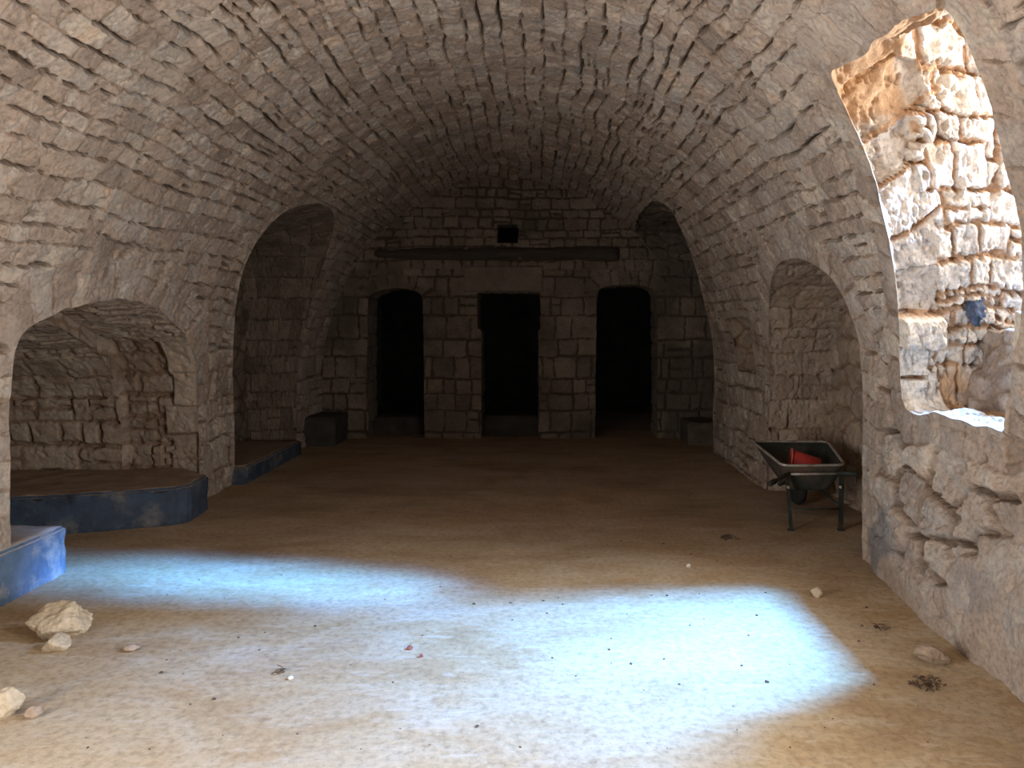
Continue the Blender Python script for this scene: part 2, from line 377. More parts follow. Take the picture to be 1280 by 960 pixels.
def build_hall():
    ys = [2.45]
    while ys[-1] < YB: ys.append(ys[-1] * 1.0022)
    yv = np.r_[np.arange(YF, 2.44, .09), ys]
    ns = int(PL / .0074); sv = np.linspace(0, PL, ns)
    S, Y = np.meshgrid(sv, yv, indexing='ij')
    B = hall(S, Y); Z = B[..., 2].copy()
    left = S < mid_s
    dmin = np.full(S.shape, .6); keep = np.ones(S.shape, bool); ringm = np.zeros(S.shape); RL = np.zeros(S.shape); RD = np.zeros(S.shape)
    rsel = np.zeros(S.shape)
    S2 = S.copy(); Y2 = Y.copy()
    for side, ops in ((-1, L_open), (1, R_open)):
        msk = left if side < 0 else ~left
        a = Y[msk]; b = Z[msk]; ss_ = S[msk]
        for o in ops:
            d, L, qx, qy = o.sdf(a, b)
            near = np.maximum(.012, .0045 * a)          # about one cell
            inside = d < -near
            snap = (d < 0) & ~inside
            k = keep[msk]; k[inside] = False; keep[msk] = k
            t = Y2[msk]; t[snap] = qx[snap]; Y2[msk] = t
            t = S2[msk]; t[snap] = s_of(side, qy[snap]); S2[msk] = t
            t = dmin[msk]; t = np.minimum(t, np.maximum(d, 0)); dmin[msk] = t
            if o.ring:
                w = ss(.01, -.01, d - o.ring * (.85 + .35 * rnd(np.floor(L / .17).astype(np.int64), np.zeros(L.shape, np.int64), o.seed)))
                t = ringm[msk]; c = w > t; t[c] = w[c]; ringm[msk] = t
                t = RL[msk]; t[c] = L[c]; RL[msk] = t
                t = RD[msk]; t[c] = d[c]; RD[msk] = t
                t = rsel[msk]; t[c] = o.seed; rsel[msk] = t
    B = hall(S2, Y2); N = gridnormals(hall(S, Y))
    cen = np.array([XC, 0, 1.2]); sgn = np.sign(np.sum(N * (np.stack([np.full(S.shape, cen[0]), Y, np.full(S.shape, cen[2])], -1) - B), -1, keepdims=True)); N = N * sgn
    U, V = Y2, S2
    A = layer(courses(U, V, 21, .085, .165, .15, .42, .10, .05, -.5), U, V, 21, jw=.005, bev=.014, shallow=.003, deep=.055, off=.014, tilt=.15, rough=.013, thr=(.53, .66), head=.3, slit=.10, sw=.0085, sthr=(.50, .55))
    # bigger coursed blocks low on the walls
    Wl = layer(courses(U, V, 31, .17, .30, .28, .6, .2, .03, -.5), U, V, 31, jw=.008, bev=.022, shallow=.008, deep=.045, off=.02, tilt=.12, rough=.015, slit=.07, sw=.009)
    low = ss(1.55, 1.2, Z + .25 * (vn(U * 2, V * 2, 40) - .5))
    R = mixm(A, Wl, low)
    # rough rubble at the foot of the near right wall
    Rb = layer(rubble(U, V, 41, .34, .23), U, V, 41, jw=.008, bev=.03, shallow=.008, deep=.07, off=.045, tilt=.22, rough=.026, thr=(.47, .6), head=1., slit=.06, sw=.014, sthr=(.5, .56))
    rm = np.where(left, 0, ss(5.9, 5.3, Y) * ss(1.75, 1.3, Z + .2 * (vn(U * 2.3, V * 2.3, 42) - .5)))
    R = mixm(R, Rb, rm)
    # smeared plaster over part of that rubble and along the foot of the walls
    pl_n = fb(U * 1.4, V * 1.4, 44, 4)
    plm = np.where(left, .0, ss(.50, .60, pl_n + .26 * ss(.6, .15, Z) + .16 * ss(4.5, 5.3, Y) * ss(1.3, 1., Z) - .12)) * rm * np.maximum(ss(.95, .55, Z), ss(4.5, 4.9, Y))
    plh = .012 + .05 * (fb(U * 4, V * 4, 45, 5, .55) - .5)
    R = (R[0] * (1 - .85 * plm) + plh * plm, R[1] * (1 - plm), R[2] * (1 - plm) + .55 * plm, R[3] * (1 - plm) + .5 * plm)
    # dressed voussoirs round the openings
    Vr = layer(courses(RD + .8, RL, 51, .13, .23, .5, .7, .0, .004, -.5), RD, RL, 51, jw=.005, bev=.012, shallow=.009, deep=.03, off=.012, tilt=.07, rough=.013, slit=.03, sw=.008)
    R = mixm(R, Vr, ringm)
    fade = ss(0, .04, dmin)
    h = R[0] * fade
    # keep stones below the front edge of the picture coarse
    P = B + N * h[..., None]
    # grime: a blue-black smear low on the right wall
    al = np.where(left, 0, ss(.5, .75, fb(U * 3, V * 3, 77, 4) + .55 * np.exp(-((Y - 4.85) / .40) ** 2 - ((Z - .25) / .32) ** 2) - .24)) * .75
    at = attr4(R[1], R[2], R[3], al)
    N2 = gridnormals(P) * 1.
    sg = np.sign(np.sum(N2 * N, -1, keepdims=True)); N2 = N2 * sg
    q = gridquads(*S.shape); ok = keep[:-1, :-1] & keep[1:, :-1] & keep[1:, 1:] & keep[:-1, 1:]
    zq = (Z[:-1, :-1]); lq = left[:-1, :-1]
    F = lambda m: q[m].reshape(-1, 4)
    co = P.reshape(-1, 3); aa = at.reshape(-1, 4); nn = N2.reshape(-1, 3)
    zsplit = 1.42
    for name, m in (('wall_left', ok & lq & (zq < zsplit)), ('wall_right', ok & ~lq & (zq < zsplit)), ('ceiling', ok & (zq >= zsplit))):
        c, qq, a_, n_ = compact(co, F(m), aa, nn)
        mesh_from(name, c, qq, M['vault'], a_, n_)
build_hall()

# ------------------------------------------------------------------ reveals (jambs and soffits) of the openings
def reveal(name, inner, outer, mat, lay, centre, step=.013, fade0=.04, fade1=.0, kind='structure', tint=None):
    """a strip from the inner outline (n x 3) to the outer outline (n x 3), dressed with masonry"""
    n = len(inner); dep = np.linalg.norm(outer - inner, axis=1).max(); m = max(4, int(dep / step))
    t = np.linspace(0, 1, m)
    P = inner[:, None, :] * (1 - t)[None, :, None] + outer[:, None, :] * t[None, :, None]
    seg = np.r_[0, np.cumsum(np.linalg.norm(np.diff(inner, axis=0), axis=1))]
    V = np.repeat(seg[:, None], m, 1); U = np.repeat((t * dep)[None, :], n, 0)
    N = gridnormals(P)
    s = np.sign(np.sum(N * (np.asarray(centre) - P), -1, keepdims=True)); N = N * s
    h, mo, r1, r2 = lay(U, V, P)
    al = tint(U, V, P) if tint else None
    f = ss(0, fade0, U) * (ss(0, fade1, dep - U) if fade1 else 1)
    Q = P + N * (h * f)[..., None]
    N2 = gridnormals(Q); N2 *= np.sign(np.sum(N2 * N, -1, keepdims=True))
    return mesh_from(name, Q.reshape(-1, 3), gridquads(n, m).reshape(-1, 4), mat, attr4(mo, r1, r2, al).reshape(-1, 4), N2.reshape(-1, 3), kind=kind)

def panel(name, o, eu, ev, lu, lv, mat, lay, nrm, step=.016, hole=None, keepf=None):
    """a masonry rectangle from corner o along eu (length lu) and ev (length lv)"""
    o, eu, ev, nrm = (np.asarray(x, float) for x in (o, eu, ev, nrm))
    u = np.linspace(0, lu, max(3, int(lu / step))); v = np.linspace(0, lv, max(3, int(lv / step)))
    U, V = np.meshgrid(u, v, indexing='ij')
    P = o + U[..., None] * eu + V[..., None] * ev
    h, mo, r1, r2 = lay(U, V, P)
    Q = P + nrm * h[..., None]
    N2 = gridnormals(Q); N2 *= np.sign(np.sum(N2 * nrm, -1, keepdims=True))
    return mesh_from(name, Q.reshape(-1, 3), gridquads(*U.shape).reshape(-1, 4), mat, attr4(mo, r1, r2).reshape(-1, 4), N2.reshape(-1, 3))

def contour3(op, side, st=.013):
    p = resample(op.p, st)
    s = s_of(side, p[:, 1])
    return p, hall(s, p[:, 0])

def blocks(seed, hmin, hmax, wmin, wmax, split=.1, **kw):
    k = dict(jw=.006, bev=.016, shallow=.006, deep=.03, off=.014, tilt=.08, rough=.011); k.update(kw)
    def f(U, V, P): return layer(courses(U, V, seed, hmin, hmax, wmin, wmax, split, .018, -2.), U, V, seed, **k)
    return f
def rubb(seed, cu, cv, **kw):
    k = dict(jw=.008, bev=.03, shallow=.01, deep=.05, off=.04, tilt=.2, rough=.016, head=1.); k.update(kw)
    def f(U, V, P): return layer(rubble(U, V, seed, cu, cv), U, V, seed, **k)
    return f

# left near arch: a barrel passage in two steps
def arch_lay(U, V, P):
    z = P[..., 2]
    q = layer(courses(U * 0 + 1, z, 161, .22, .36, 6, 8, 0, .01, -.5), U, V, 161, jw=.008, bev=.014, shallow=.012, deep=.03, off=.02, tilt=.06, rough=.013)
    q = (q[0] + .012, q[1], .75 + .25 * q[2], q[3])
    w = layer(courses(U, z, 162, .14, .24, .16, .42, .2, .03, -.5), U, V, 162, jw=.013, bev=.018, shallow=.02, deep=.05, off=.03, tilt=.14, rough=.016, head=1.)
    w = (w[0] - .035, w[1], w[2] * .8, w[3])
    row = np.floor(z / .29).astype(np.int64)
    j = mixm(q, w, ss(-.01, .01, U - (.22 + .18 * rnd(row, row * 0, 163))))
    f = layer(courses(U, V, 164, .04, .10, .35, .9, .1, .03, -.5), U, V, 164, jw=.006, bev=.012, shallow=.008, deep=.035, off=.02, tilt=.16, rough=.012, slit=.04, sw=.008)
    return mixm(j, f, ss(1.42, 1.5, z))
p, inn = contour3(arch1, -1)
mid = np.c_[np.full(len(p), -3.78), p[:, 0], p[:, 1]]
reveal('wall_left_arch_near', inn, mid, M['niche'], arch_lay, (-3.4, 5.7, .6), fade1=.05,
       tint=lambda U, V, P: .6 * ss(.3, .4, U) * ss(.45, .6, fb(U * 4, V * 4, 160, 4)))
def shrink(p, dz, dy):
    q = p.copy(); q[:, 1] = np.where(p[:, 1] > .9, p[:, 1] - dz * ss(.9, 1.4, p[:, 1]), p[:, 1]); q[:, 0] = 5.7 + (p[:, 0] - 5.7) * (1 - dy); return q
q1 = shrink(p, .13, .035); in2 = np.c_[np.full(len(p), -3.76), q1[:, 0], q1[:, 1]]
reveal('wall_left_arch_step', mid, in2, M['niche'], rubb(63, .2, .2, off=.01, rough=.006), (-3.0, 5.7, .6), fade0=.02, fade1=.02)
q2 = shrink(p, .22, .05); out2 = np.c_[np.full(len(p), -5.3), q2[:, 0], q2[:, 1]]
reveal('wall_left_arch_deep', in2, out2, M['niche'], (lambda U, V, P: (lambda a, b, t: mixm(a, b, t))(blocks(62, .15, .24, .2, .5, .2, off=.03, deep=.05, jw=.012, head=1.)(U, P[..., 2], P), blocks(165, .05, .1, .3, .8, .1, off=.02, tilt=.14)(U, V, P), ss(1.25, 1.35, P[..., 2]))), (-4.5, 5.7, .6))
panel('wall_left_arch_end', (-5.25, 4.2, -.1), (0, 1, 0), (0, 0, 1), 3., 2.1, M['niche'], rubb(64, .3, .22), (1, 0, 0), .03)

# left far arch
p, inn = contour3(arch2, -1)
q = p.copy(); q[:, 1] = np.minimum(q[:, 1], 2.5); q[:, 0] = np.clip(q[:, 0], 7.45, 9.72)
reveal('wall_left_alcove', inn, np.c_[np.full(len(p), -3.75), q[:, 0], q[:, 1]], M['darkbrown'], blocks(65, .2, .34, .25, .5, off=.025), (-3.3, 8.6, .8))
panel('wall_left_alcove_end', (-3.7, 7.0, -.1), (0, 1, 0), (0, 0, 1), 3.2, 2.9, M['darkbrown'], rubb(66, .3, .22), (1, 0, 0), .025)

# right alcove that holds the wheelbarrow
p, inn = contour3(rniche, 1)
q = p.copy(); q[:, 1] = np.minimum(q[:, 1], 2.05)
reveal('wall_right_alcove', inn, np.c_[np.full(len(p), 2.78), q[:, 0], q[:, 1]], M['niche'], blocks(67, .2, .36, .3, .6, .05, rough=.014), (2.4, 6.2, .8))
panel('wall_right_alcove_end', (2.74, 5.0, -.1), (0, 1, 0), (0, 0, 1), 2.7, 2.3, M['niche'], rubb(68, .3, .22, deep=.06), (-1, 0, 0), .02)

# right far recess and small square recess
p, inn = contour3(rfar, 1)
reveal('wall_right_recess', inn, np.c_[np.full(len(p), 2.85), p[:, 0], np.minimum(p[:, 1], 2.85)], M['darkrubble'], rubb(69, .28, .22), (2.4, 10.0, .8), .02)
panel('wall_right_recess_end', (2.8, 9.3, -.1), (0, 1, 0), (0, 0, 1), 1.8, 3.2, M['darkrubble'], rubb(70, .28, .22), (-1, 0, 0), .03)
p, inn = contour3(sqn, 1)
p = np.vstack([p, p[:1]]); inn = np.vstack([inn, inn[:1]])
reveal('wall_right_cupboard', inn, np.c_[np.full(len(p), 2.42), p[:, 0], p[:, 1]], M['niche'], rubb(71, .3, .2, off=.01, rough=.006), (2.2, 8.1, 1.4), .02)
panel('wall_right_cupboard_end', (2.41, 7.4, .95), (0, 1, 0), (0, 0, 1), 1.3, .9, M['niche'], rubb(72, .28, .2, off=.01), (-1, 0, 0), .02)

# window embrasure: splayed shaft rising outwards
p, inn = contour3(win, 1, .0085)
p = np.vstack([p, p[:1]]); inn = np.vstack([inn, inn[:1]])
q = p.copy()
rise = ss(1.9, 2.7, p[:, 1])
zz = p[:, 1] + rise * .95 + ss(1.5, 1.15, p[:, 1]) * .02
yy = np.where(p[:, 0] > 3.7, p[:, 0] + .18 * ss(1.7, 2.7, p[:, 1]) * ss(3.7, 3.85, p[:, 0]), p[:, 0] + .10)
XW = 3.25
def winlay(U, V, P):
    # big dressed quoins along the inner edge, small rubble with open orange joints behind them
    a = layer(courses(U * 0 + 1., P[..., 2] - .55 * (U - .15) * ss(1.75, 2.4, P[..., 2]), 81, .17, .30, 6., 8., .0, .010, 0.), U, V, 81, jw=.008, bev=.009, shallow=.014, deep=.035, off=.010, tilt=.04, rough=.022, rr=.006, slit=.04, sw=.010, sthr=(.42, .5))
    b = layer(courses(U, P[..., 2], 82, .09, .24, .13, .36, .35, .05, 0., edge=.022), U, V, 82, jw=.015, bev=.010, shallow=.022, deep=.045, off=.020, tilt=.10, rough=.020, head=1., slit=.04, sw=.011)
    row = np.floor(P[..., 2] / .21).astype(np.int64)
    qe = .30 + .20 * rnd(row, row * 0, 83) + .03 * (vn(P[..., 2] * 9, U * 9, 3) - .5)
    return mixm(a, b, ss(-.01, .01, U - qe))
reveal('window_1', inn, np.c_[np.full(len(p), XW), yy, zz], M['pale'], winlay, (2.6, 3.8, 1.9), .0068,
       tint=lambda U, V, P: .85 * ss(.42, .6, fb(P[..., 2] * 3, U * 3, 86, 4) * .6 + .5 * ss(2.60, 2.85, P[..., 2] + .1 - .4 * U) * ss(.55, .3, U) + .3 * ss(1.5, 1.2, P[..., 2]) * ss(.3, .5, U) - .03))  # ochre earth coat; at the top corner it also paints in soffit shade

# rough inner riser and outer ledge of the embrasure
def lump_block(name, lo, hi, mat, lay, step=.018, amp=.03, seed=5):
    lo = np.asarray(lo, float); hi = np.asarray(hi, float); d = hi - lo
    # top and front (-X) faces in one bent strip
    per = d[2] + d[0]; nu = int(per / step); nv = int(d[1] / step)
    t = np.linspace(0, per, nu); y = np.linspace(lo[1], hi[1], nv)
    T, Yg = np.meshgrid(t, y, indexing='ij')
    slope = .22
    X = np.where(T < d[2], lo[0] + slope * T, lo[0] + slope * d[2] + (T - d[2]))
    Z = np.where(T < d[2], lo[2] + T, hi[2])
    P = np.stack([X, Yg, Z], -1)
    N = gridnormals(P); N *= np.sign(np.sum(N * np.array([-1, 0, 1.]), -1, keepdims=True))
    h, mo, r1, r2 = lay(Yg, T, P)
    Q = P + N * h[..., None]
    N2 = gridnormals(Q); N2 *= np.sign(np.sum(N2 * N, -1, keepdims=True))
    return mesh_from(name, Q.reshape(-1, 3), gridquads(nu, nv).reshape(-1, 4), mat, attr4(mo, r1, r2).reshape(-1, 4), N2.reshape(-1, 3))
lump_block('window_1_ledge', (2.50, 2.9, 1.06), (3.5, 4.75, 1.58), M['vault'], rubb(85, .2, .15, off=.05, tilt=.3, deep=.05))

# ------------------------------------------------------------------ end wall with three doorways
YW = 10.9
d1 = Opening([(-2.43, -.08), (-2.45, 1.0), (-2.45, 1.93), (-2.42, 2.05), (-2.2, 2.12), (-2.04, 2.13), (-1.86, 2.12), (-1.70, 2.06), (-1.66, 1.95), (-1.65, 1.0), (-1.64, -.08)], 1, .2, (.2, .3), .008, 91)
d2 = Opening([(-.83, -.08), (-.83, .8), (-.83, 1.50), (-.84, 1.54), (-.89, 1.56), (-.89, 1.6), (-.89, 2.05), (-.88, 2.07), (-.4, 2.07), (.0, 2.07), (.01, 2.05), (.01, 1.6), (.01, 1.56), (-.02, 1.54), (-.02, 1.5), (-.02, .8), (-.02, -.08)], 0, .0, (.2, .3), .006, 92)
d3 = Opening([(.78, -.08), (.79, 1.0), (.81, 2.0), (.84, 2.12), (1.0, 2.16), (1.23, 2.18), (1.5, 2.17), (1.63, 2.12), (1.66, 2.0), (1.67, 1.0), (1.67, -.08)], 1, .2, (.2, .3), .008, 93)
hole = Opening([(-.61, 2.77), (-.61, 3.04), (-.31, 3.04), (-.31, 2.77), (-.45, 2.77)], 0, 0, (.1, .2), .008, 94)
hole2 = Opening([(1.80, 2.66), (1.84, 2.9), (2.0, 2.98), (2.15, 2.9), (2.17, 2.64), (1.98, 2.60)], 1, 0, (.1, .2), .015, 95)
B_open = [d1, d2, d3, hole, hole2]
def build_back():
    x = np.arange(-3.75, 2.95, .0125); z = np.arange(-.06, 3.95, .0125)
    X, Z = np.meshgrid(x, z, indexing='ij')
    keep = np.ones(X.shape, bool); dm = np.full(X.shape, .6); X2 = X.copy(); Z2 = Z.copy()
    ringm = np.zeros(X.shape); RL = np.zeros(X.shape); RD = np.zeros(X.shape)
    for o in B_open:
        d, L, qx, qy = o.sdf(X, Z)
        keep &= ~(d < -.0125); sn = (d < 0) & (d >= -.0125)
        X2[sn] = qx[sn]; Z2[sn] = qy[sn]; dm = np.minimum(dm, np.maximum(d, 0))
        if o.ring:
            # voussoirs only over the arched head
            w = ss(.01, -.01, d - o.ring) * (Z > 2.02)
            c = w > ringm; ringm[c] = w[c]; RL[c] = L[c]; RD[c] = d[c]
    lowp = courses(X, Z, 104, .19, .34, .2, .42, .12, .016, -.35)
    low = layer(lowp, X, Z, 104, jw=.011, bev=.014, shallow=.018, deep=.04, off=.018, tilt=.06, rough=.010, head=1.)
    hip = courses(X, Z, 108, .11, .2, .16, .34, .1, .03, -.35)
    hi = layer(hip, X, Z, 108, jw=.010, bev=.02, shallow=.02, deep=.045, off=.02, tilt=.1, rough=.012, head=1.)
    R = mixm(low, hi, ss(2.35, 2.45, Z))
    # one long lintel over the middle doorway
    lx, lz = np.abs(X + .52) - .56, np.abs(Z - 2.265) - .175
    ld = np.maximum(lx, lz)
    lint = (ss(.012, -.012, ld) * -.0 + .006 * (fb(X * 9, Z * 9, 5) - .5) - .012 * ss(-.016, 0, ld), ss(-.012, 0, ld), .6 + 0 * X, .55 + 0 * X)
    R = mixm(R, lint, (ld < .003).astype(float))
    V_ = layer(courses(RD + .8, RL, 109, .1, .17, .5, .7, 0, .004, -.5), RD, RL, 109, jw=.006, bev=.012, shallow=.008, deep=.02, off=.01, tilt=.04, rough=.008)
    R = mixm(R, V_, ringm)
    P = np.stack([X2, YW - R[0] * ss(0, .03, dm), Z2], -1)
    N = gridnormals(P); N *= np.sign(-N[..., 1:2])
    q = gridquads(*X.shape); ok = keep[:-1, :-1] & keep[1:, :-1] & keep[1:, 1:] & keep[:-1, 1:]
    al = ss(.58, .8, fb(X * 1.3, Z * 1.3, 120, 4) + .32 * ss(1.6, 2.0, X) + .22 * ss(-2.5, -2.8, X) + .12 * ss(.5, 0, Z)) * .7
    c, qq, a_, n_ = compact(P.reshape(-1, 3), q[ok].reshape(-1, 4), attr4(R[1], R[2], R[3], al).reshape(-1, 4), N.reshape(-1, 3))
    mesh_from('wall_back', c, qq, M['ashlar'], a_, n_)
build_back()
for k, (o, nm, dep) in enumerate(((d1, 'door_1', .65), (d2, 'door_2', .65), (d3, 'door_3', .65), (hole, 'window_2', .5), (hole2, 'window_3', .5))):
    p = resample(o.p, .02)
    if 'window' in nm: p = np.vstack([p, p[:1]])
    a = np.c_[p[:, 0], np.full(len(p), YW), p[:, 1]]; b = a.copy(); b[:, 1] = YW + dep
    reveal(nm, a, b, M['ashlar'], blocks(130 + k, .2, .32, .25, .5), (p[:, 0].mean(), YW + .2, p[:, 1].mean()), .03)

def box_bm(bm, lo, hi):
    r = bmesh.ops.create_cube(bm, size=1)
    for v in r['verts']:
        v.co = Vector([(lo[i] + hi[i]) / 2 + v.co[i] * (hi[i] - lo[i]) for i in range(3)])
    return r['verts']
def bm_obj(name, bm, mat, parent=None, smooth=False, kind=None):
    me = bpy.data.meshes.new(name); bm.normal_update(); bm.to_mesh(me); bm.free()
    for f in me.polygons: f.use_smooth = smooth
    me.materials.append(mat)
    o = bpy.data.objects.new(name, me); C.objects.link(o)
    if parent: o.parent = parent
    if kind: o['kind'] = kind
    return o
# dark store room behind the doorways
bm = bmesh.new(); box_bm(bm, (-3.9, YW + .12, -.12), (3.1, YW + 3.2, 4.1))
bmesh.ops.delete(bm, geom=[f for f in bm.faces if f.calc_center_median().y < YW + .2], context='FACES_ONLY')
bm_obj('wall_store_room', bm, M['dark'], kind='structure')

# ------------------------------------------------------------------ floor
def floor_z(x, y):
    x = np.asarray(x, float); y = np.asarray(y, float)
    return .03 * (fb(x * .6, y * .6, 200, 3) - .5) + .007 * (fb(x * 4, y * 4, 201, 3) - .5)
def build_floor():
    x = np.arange(-5.4, 3.0, .02)
    ys = [2.4]
    while ys[-1] < 14.2: ys.append(ys[-1] * 1.0045)
    y = np.r_[np.arange(-2., 2.39, .1), ys]
    X, Y = np.meshgrid(x, y, indexing='ij')
    Z = floor_z(X, Y)
    P = np.stack([X, Y, Z], -1)
    mesh_from('floor', P.reshape(-1, 3), gridquads(*X.shape).reshape(-1, 4), M['floor'])
build_floor()

# end behind the viewpoint: a plain wall; the unseen side openings there are added to let fill light in
bm = bmesh.new()
box_bm(bm, (-4.2, YF - .3, -.2), (3.4, YF + .05, 4.2))
bm_obj('wall_front', bm, M['ashlar'], kind='structure')

# ------------------------------------------------------------------ helpers for things
def tag(o, label, cat, group=None):
    o['label'] = label; o['category'] = cat; o['kind'] = 'thing'
    if group: o['group'] = group
    return o
def empty(name, loc=(0, 0, 0), rot=(0, 0, 0)):
    o = bpy.data.objects.new(name, None); C.objects.link(o); o.location = loc; o.rotation_euler = rot; o.empty_display_size = .1
    return o
def tube(bm, pts, r, seg=8, cap=True):
    pts = [Vector(p) for p in pts]; rings = []
    rr = r if isinstance(r, (list, tuple)) else [r] * len(pts)
    up = None
    for i, p in enumerate(pts):
        t = (pts[min(i + 1, len(pts) - 1)] - pts[max(i - 1, 0)]).normalized()
        if up is None or abs(up.dot(t)) > .95: up = Vector((0, 0, 1)) if abs(t.z) < .9 else Vector((1, 0, 0))
        a = t.cross(up).normalized(); b = t.cross(a).normalized(); up = -b if False else up
        rings.append([bm.verts.new(p + (a * math.cos(2 * math.pi * k / seg) + b * math.sin(2 * math.pi * k / seg)) * rr[i]) for k in range(seg)])
    for A, B in zip(rings[:-1], rings[1:]):
        for k in range(seg): bm.faces.new((A[k], A[(k + 1) % seg], B[(k + 1) % seg], B[k]))
    if cap: bm.faces.new(rings[0][::-1]); bm.faces.new(rings[-1])
def bezier_pts(P, n=10):
    P = [Vector(p) for p in P]; out = []
    for i in range(len(P) - 1):
        p0 = P[max(i - 1, 0)]; p1 = P[i]; p2 = P[i + 1]; p3 = P[min(i + 2, len(P) - 1)]
        for k in range(n):
            t = k / n
            out.append(.5 * ((2 * p1) + (p2 - p0) * t + (2 * p0 - 5 * p1 + 4 * p2 - p3) * t * t + (3 * p1 - p0 - 3 * p2 + p3) * t ** 3))
    out.append(P[-1]); return out
def lathe(bm, prof_, seg=32, axis='Z'):
    rings = []
    for r, z in prof_:
        rings.append([bm.verts.new((r * math.cos(2 * math.pi * k / seg), r * math.sin(2 * math.pi * k / seg), z)) for k in range(seg)])
    for A, B in zip(rings[:-1], rings[1:]):
        for k in range(seg): bm.faces.new((A[k], A[(k + 1) % seg], B[(k + 1) % seg], B[k]))

from mathutils import noise as mn
def rough_box(name, lo, hi, mat, top=None, seed=0, amp=.012, cuts=14, slope=None, parent=None, bev=.018):
    """masonry block with worn, slightly lumpy faces"""
    bm = bmesh.new(); vs = box_bm(bm, lo, hi)
    bmesh.ops.bevel(bm, geom=list(bm.edges), offset=bev, segments=2, affect='EDGES')
    bmesh.ops.subdivide_edges(bm, edges=[e for e in bm.edges if e.calc_length() > .1], cuts=cuts, use_grid_fill=True)
    bmesh.ops.triangulate(bm, faces=[f for f in bm.faces if len(f.verts) > 4])
    bm.normal_update()
    off = Vector((seed * 3.1, seed * 1.7, 0))
    for v in bm.verts:
        n = mn.fractal(v.co * 4 + off, .6, 2, 4) * amp + mn.noise(v.co * 22 + off) * amp * .35
        if v.co.z > lo[2] + .03: v.co += v.normal * n
        if slope: v.co.z += slope(v.co) * (v.co.z - lo[2]) / (hi[2] - lo[2])
    if top:
        me_m = top
    o = bm_obj(name, bm, mat, parent, True)
    if top:
        o.data.materials.append(top)
        for f in o.data.polygons:
            if f.normal.z > .75: f.material_index = 1
    return o
def fz(x, y): return float(floor_z(x, y))

# ------------------------------------------------------------------ masonry plinths
b = rough_box('stone_bench', (-4.9, 4.30, -.03), (-3.07, 4.985, .305), M['blue'], M['dustcap'], 1, .010, 20)
tag(b, 'low masonry bench with worn bright blue paint at the foot of the near left pillar', 'bench')
bm = bmesh.new()
def prism_bench(name, outline, z0, z1, mat, top, seed, amp=.012):
    bm = bmesh.new(); a = [bm.verts.new((x, y, z0)) for x, y in outline]
    f = bm.faces.new(a); r = bmesh.ops.extrude_face_region(bm, geom=[f])
    for v in [g_ for g_ in r['geom'] if isinstance(g_, bmesh.types.BMVert)]: v.co.z = z1 + (0.02 * (v.co.x + 3) if False else 0)
    bmesh.ops.recalc_face_normals(bm, faces=bm.faces)
    bmesh.ops.bevel(bm, geom=[e for e in bm.edges], offset=.02, segments=2, affect='EDGES')
    bmesh.ops.triangulate(bm, faces=list(bm.faces))
    for _ in range(6):
        es = [e for e in bm.edges if e.calc_length() > .06]
        if not es: break
        bmesh.ops.subdivide_edges(bm, edges=es, cuts=1); bmesh.ops.triangulate(bm, faces=[f for f in bm.faces if len(f.verts) > 3])
    bm.normal_update(); off = Vector((seed * 2.3, seed, 0))
    for v in bm.verts:
        if v.co.z > z0 + .03: v.co += v.normal * (mn.fractal(v.co * 4 + off, .6, 2, 4) * amp + mn.noise(v.co * 20 + off) * amp * .3)
    o = bm_obj(name, bm, mat, None, True); o.data.materials.append(top)
    for f in o.data.polygons:
        if f.normal.z > .75: f.material_index = 1
    return o
b = prism_bench('stone_bench', [(-5.2, 5.55), (-3.62, 5.90), (-2.93, 6.17), (-2.86, 6.28), (-2.90, 6.72), (-3.3, 7.05), (-5.2, 7.05)], -.03, .30, M['blueold'], M['earthtop'], 4)
tag(b, 'long raised masonry platform with a grimy dark blue front filling the near left arch', 'bench')
b = rough_box('stone_bench', (-3.75, 7.75, -.03), (-2.98, 9.6, .17), M['blueold'], M['earthtop'], 6, .012, 20)
tag(b, 'low dark kerb-like bench along the foot of the far left alcove', 'bench')
b = rough_box('stone_bench', (-3.5, 10.15, -.03), (-2.72, 10.88, .38), M['dark'], M['dark'], 7, .012, 10)
tag(b, 'squat dark bench in the far left corner beside the first doorway', 'bench')
b = rough_box('stone_bench', (1.98, 10.25, -.03), (2.6, 10.88, .30), M['darkrubble'], M['darkrubble'], 8, .012, 10)
b.data.attributes.new('stone', 'FLOAT_COLOR', 'POINT').data.foreach_set('color', [.4, 0, .5, 0] * len(b.data.vertices))
tag(b, 'small masonry block in the far right corner beside the third doorway', 'bench')
b = rough_box('stone_step', (-2.5, 11.25, -.05), (-1.6, 11.9, .26), M['dark'], M['dark'], 9, .008, 10)
tag(b, 'low stone step inside the arched doorway on the left of the end wall', 'step')
b = rough_box('stone_step', (-.95, 11.1, -.05), (.1, 11.9, .29), M['dark'], M['dark'], 10, .008, 10)
tag(b, 'low stone step inside the square middle doorway of the end wall', 'step')

# timber beam let into the end wall
bm = bmesh.new(); box_bm(bm, (-2.34, YW - .035, 2.53), (1.13, YW + .2, 2.71))
bmesh.ops.bevel(bm, geom=list(bm.edges), offset=.025, segments=2, affect='EDGES')
bmesh.ops.subdivide_edges(bm, edges=[e for e in bm.edges if e.calc_length() > .5], cuts=50, use_grid_fill=True)
bm.normal_update()
for v in bm.verts:
    v.co += Vector((0, mn.noise(v.co * 3) * .02, mn.noise(v.co * 1.7 + Vector((5, 0, 0))) * .035 + mn.noise(v.co * 9) * .01))
    v.co.z += -.035 * max(0, (-1.6 - v.co.x)) * (1 if v.co.z > 2.62 else -1.4)
b = bm_obj('timber_beam', bm, M['wood'], None, True)
tag(b, 'long dark weathered beam set into the end wall above the three doorways', 'beam')

